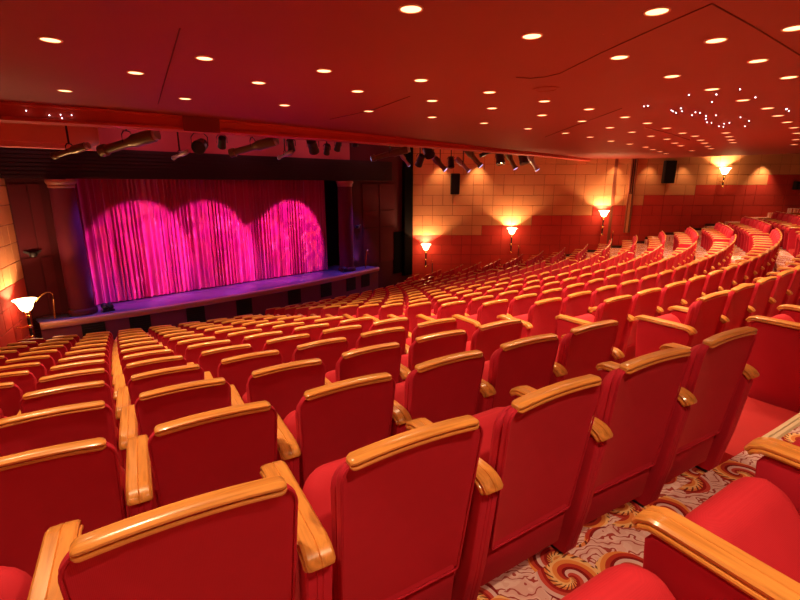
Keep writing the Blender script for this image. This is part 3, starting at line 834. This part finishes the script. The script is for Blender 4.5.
# ------------------------------------------------------------------ stage lighting rig
bm = bmesh.new()
B0, B1 = to_line(.3, 15.9), to_line(28.8, 15.9)
for q in (B0, B1): q.z = EYE + 1.57
tube(bm, [B0, B1], .03, 10); o = obj('lighting_bar', bm, DARKM); tag(o, 'long black lighting bar hung behind the ceiling bulkhead', 'lighting bar')
def aim(d):
    return Vector(d).normalized().to_track_quat('Z', 'Y').to_matrix().to_4x4()
FIX = [  # pixel, kind, length, radius, direction, label
 (70, 151, 'profile', .62, .065, (-.86, .3, -.34), 'slim bronze spotlight, first on the bar from the near wall'),
 (128, 143, 'profile', 1.05, .115, (-.88, .2, -.36), 'long bronze profile spotlight above the near column'),
 (180, 155, 'slim', .42, .045, (-.85, .3, -.28), 'slim silver spotlight above the curtain\'s near end'),
 (200, 146, 'round', .26, .14, (.05, -.9, -.3), 'round black fresnel lamp facing the seats below the hatch'),
 (222, 143, 'round', .22, .09, (-.3, .6, -.7), 'small black lamp beside the round fresnel'),
 (253, 147, 'profile', .98, .105, (-.88, .2, -.36), 'long bronze profile spotlight above the middle of the curtain'),
 (285, 155, 'slim', .42, .05, (-.85, .3, -.3), 'slim silver spotlight beneath the middle of the bulkhead'),
 (291, 146, 'round', .25, .09, (0, .5, -.8), 'small black lamp hanging between two profile spotlights'),
 (313, 147, 'round', .30, .13, (.1, .6, -.7), 'chunky black fresnel lamp above the far half of the curtain'),
 (327, 150, 'round', .24, .08, (-.2, .5, -.8), 'small black lamp between the fresnel and the par can'),
 (338, 146, 'round', .26, .085, (-.3, .4, -.8), 'short black par can above the far end of the curtain'),
 (355, 143, 'round', .18, .09, (0, .2, -1), 'stubby black par can tucked under the bulkhead'),
 (390, 154, 'profile', .95, .10, (-.86, .1, -.45), 'long bronze profile spotlight above the far maroon panels'),
 (405, 160, 'slim', .45, .055, (.55, .3, -.7), 'slim silver spotlight angled down at the stage corner'),
 (428, 151, 'round', .34, .13, (.2, -.5, -.5), 'big black fresnel lamp left of the stage corner speaker'),
 (420, 161, 'round', .28, .09, (-.2, .3, -.5), 'small black lamp below the big fresnel'),
 (440, 164, 'profile', .46, .075, (.72, -.2, -.75), 'bronze spotlight tilted down above the corner wall speaker'),
 (451, 163, 'round', .26, .085, (0, -.4, -.8), 'small black lamp directly above the corner wall speaker'),
 (463, 165, 'slim', .52, .065, (.74, -.2, -.72), 'silver-edged spotlight tilted down just right of the corner speaker'),
 (473, 157, 'profile', .74, .085, (.70, -.2, -.78), 'bronze spotlight with bright cap pointing down over the wall'),
 (486, 153, 'round', .40, .06, (.8, .2, .35), 'black spotlight pointing up beside the bright capped spotlight'),
 (500, 158, 'round', .40, .13, (.1, -.3, -.9), 'wide black flood lamp near the end of the lighting bar'),
 (511, 160, 'profile', .66, .085, (.5, -.2, -.9), 'dark bronze spotlight, third from the end of the bar'),
 (523, 158, 'round', .42, .14, (.2, -.3, -.9), 'bulky black lamp, second from the end of the bar'),
 (533, 163, 'slim', .60, .09, (.55, -.2, -.85), 'pale-sided spotlight, last on the far end of the bar'),
]
for x, y, kind, ln, rad, d, who in FIX:
    p = at_line(x, y, 15.9)
    if x >= 420: ln *= 1.2; rad *= 1.3
    ln *= 1.3 if kind == 'profile' and d[0] < 0 else 1.05
    if kind == 'profile' and d[0] < 0: d = (-.93, .15, -.22)
    t = thing('stage_spotlight', who, 'stage light', p, 0, 'stage lights on the bar')
    M = aim(d)
    body = {'profile': BRONZE, 'slim': SILVER, 'round': DARKM}[kind]
    bm = bmesh.new()
    if kind == 'round': prof = [(rad*.55, -ln/2), (rad*.8, -ln*.42), (rad, -ln*.25), (rad, ln*.2), (rad*1.12, ln*.3), (rad*1.12, ln/2)]
    else: prof = [(rad*.6, -ln/2), (rad*1.15, -ln*.46), (rad*1.2, -ln*.12), (rad*1.0, -ln*.08), (rad*.8, 0), (rad*.8, ln*.38), (rad*1.05, ln*.40), (rad*1.05, ln/2)]
    lathe(bm, prof, 20, 0, M); obj('barrel', bm, body, t)
    bm = bmesh.new(); lathe(bm, [(prof[-1][0]*.92, ln/2 - .01), (prof[-1][0]*.9, ln/2 + .006), (prof[-1][0]*.5, ln/2 + .02)], 20, 0, M); obj('lens', bm, GLASS if kind != 'round' else mat('dark_lens', (.02, .02, .03), .1), t)
    bm = bmesh.new(); lathe(bm, [(rad*.95, -ln/2 - .035), (rad*.98, -ln/2 - .02), (rad*.98, -ln/2 + .03), (rad*.7, -ln/2 + .04)], 16, 0, M); obj('lamp_cap', bm, SILVER if kind != 'round' else DARKM, t)
    bm = bmesh.new()                                       # yoke and clamp up to the bar
    w = rad*1.32
    for s in (-1, 1):
        Q = Vector((0, 0, 1)).cross(Vector(d)).normalized()*w*s
        tube(bm, [Q, Q*1.0 + Vector((0, 0, rad*1.4)), Q*.6 + Vector((0, 0, rad*2.0)), Vector((0, 0, rad*2.1))], .012, 6)
    obj('yoke', bm, DARKM, t)
    up = EYE + 1.53 - p.z
    if up > rad*2.1:
        bm = bmesh.new(); tube(bm, [(0, 0, rad*2.05), (0, 0, up)], .018, 8); obj('clamp', bm, DARKM, t)

# ------------------------------------------------------------------ stage light beams
def gobo(name, pos, target, radius, energy, col, seed, sharp=.22, pat=True):
    pos, target = Vector(pos), Vector(target)
    l = bpy.data.lights.new(name, 'SPOT'); l.energy = energy; l.color = tuple(.5 + .5*c for c in col) if pat else col; l.shadow_soft_size = .02; l.spot_blend = sharp
    dist = (target - pos).length; l.spot_size = 2*math.atan(radius/dist)
    o = link(bpy.data.objects.new(name, l)); o.location = pos
    o.rotation_euler = (target - pos).to_track_quat('-Z', 'Y').to_euler()
    if pat:
        l.use_nodes = True; nt = l.node_tree; em = nt.nodes['Emission']
        tc = nt.nodes.new('ShaderNodeTexCoord'); nz = nt.nodes.new('ShaderNodeTexNoise'); vo = nt.nodes.new('ShaderNodeTexVoronoi')
        mp = nt.nodes.new('ShaderNodeMapping'); mp.inputs['Location'].default_value = (seed, seed*.7, 0)
        nt.links.new(tc.outputs['Normal'], mp.inputs[0])
        nt.links.new(mp.outputs[0], nz.inputs['Vector']); nz.inputs['Scale'].default_value = 17; nz.inputs['Detail'].default_value = 4; nz.inputs['Distortion'].default_value = 1.5
        cr = nt.nodes.new('ShaderNodeValToRGB'); E = cr.color_ramp.elements
        E[0].position = .30; E[0].color = (.32, .02, .34, 1); E[1].position = .72; E[1].color = (2.2, 1.6, 4.0, 1)
        for p_, c_ in ((.44, (.85, .06, 1.1, 1)), (.53, (1.1, .14, 1.0, 1)), (.60, (1.5, .45, .5, 1))):
            e_ = E.new(p_); e_.color = c_
        nt.links.new(nz.outputs['Fac'], cr.inputs[0]); nt.links.new(cr.outputs[0], em.inputs['Color'])
    return o
def cur(x, y): return at_line(x, y, 22.3)
bar = lambda u, z=1.12: Vector((*to_line(u, 17.0).xy, EYE + z))
MAG = (1, .06, .52)
EG = 1150
gobo('stage_beam', bar(8), cur(141, 255), 1.68, EG, (1, .10, .42), 3)
gobo('stage_beam', bar(9.2), cur(150, 275), 1.6, EG*.7, (1, .04, .75), 9)
gobo('stage_beam', bar(11), cur(205, 258), 1.95, EG, (1, .04, .48), 17)
gobo('stage_beam', bar(12), cur(220, 268), 1.7, EG*.7, (1, .03, .6), 23)
gobo('stage_beam', bar(15), cur(290, 245), 1.72, EG*1.5, (1, .03, .40), 51)
gobo('stage_beam', bar(14), cur(262, 262), 1.5, EG*1.0, (1, .03, .6), 47)
gobo('stage_wash', bar(10.5), cur(200, 225), 5.5, 25, (1, .04, .1), 0, .8, False)
def area(name, p, target, sx, sy, e, col):
    l = bpy.data.lights.new(name, 'AREA'); l.shape = 'RECTANGLE'; l.size = sx; l.size_y = sy; l.energy = e; l.color = col
    o = link(bpy.data.objects.new(name, l)); o.location = p
    o.rotation_euler = (Vector(target) - Vector(p)).to_track_quat('-Z', 'Y').to_euler(); return o
for u in (3, 7, 11, 15, 19):
    p = to_line(u, 20.3); p.z = EYE + 1.38
    l = bpy.data.lights.new('rig_spill_fill', 'POINT'); l.energy = 9; l.color = (1, .35, .45); l.shadow_soft_size = .1  # added pink fill imitating lamp spill above the valance
    link(bpy.data.objects.new('rig_spill_fill', l)).location = p
# blue-violet border lights over the apron and on the columns
for u in (4.5, 8, 11.5, 15, 18):
    p = to_line(u, 20.75); p.z = EYE + .55
    warm_spot('border_light', p, 520, 50, .7, (.16, .10, 1), .1)
for x, y in ((82, 306), (347, 268.5)):
    c = at_line(x, y, Lw - .42)
    p = c + U*1.0 + TOW*.1; p.z = SZ + .12
    q = c.copy(); q.z = SZ + 1.5
    l = warm_spot('column_uplight', p, 60, 80, .9, (.35, .14, 1), .1)
    l.rotation_euler = (q - p).to_track_quat('-Z', 'Y').to_euler()

# wall scallops from small spots by the lamp wall; the last three are added fill
for x, en in ((480, 110), (441, 70), (771, 150), (690, 40), (655, 40), (620, 60)):
    p = at_depth(x, 158, WALL_D - .42)
    l = warm_spot('washer_or_fill', (p.x, p.y, min(p.z, EYE + 1.08)), en, 84, 1, (1, .58, .28), .06)
    l.rotation_euler = (Vector((0, .22, -1))).to_track_quat('-Z', 'Y').to_euler()

# ------------------------------------------------------------------ world, camera, view
w = bpy.data.worlds.new('world'); SC.world = w; w.use_nodes = True
w.node_tree.nodes['Background'].inputs[0].default_value = (.05, .01, .008, 1); w.node_tree.nodes['Background'].inputs[1].default_value = .3
cam = bpy.data.cameras.new('camera'); cam.sensor_width = 36; cam.lens = F/800*36; cam.clip_start = .02; cam.clip_end = 200
co = link(bpy.data.objects.new('camera', cam)); co.location = (0, 0, EYE); co.rotation_euler = (PI/2 - PITCH, 0, 0)
SC.camera = co
SC.view_settings.view_transform = 'Standard'; SC.view_settings.look = 'None'; SC.view_settings.gamma = 1; SC.view_settings.use_curve_mapping = False
SC.view_settings.exposure = 0.5
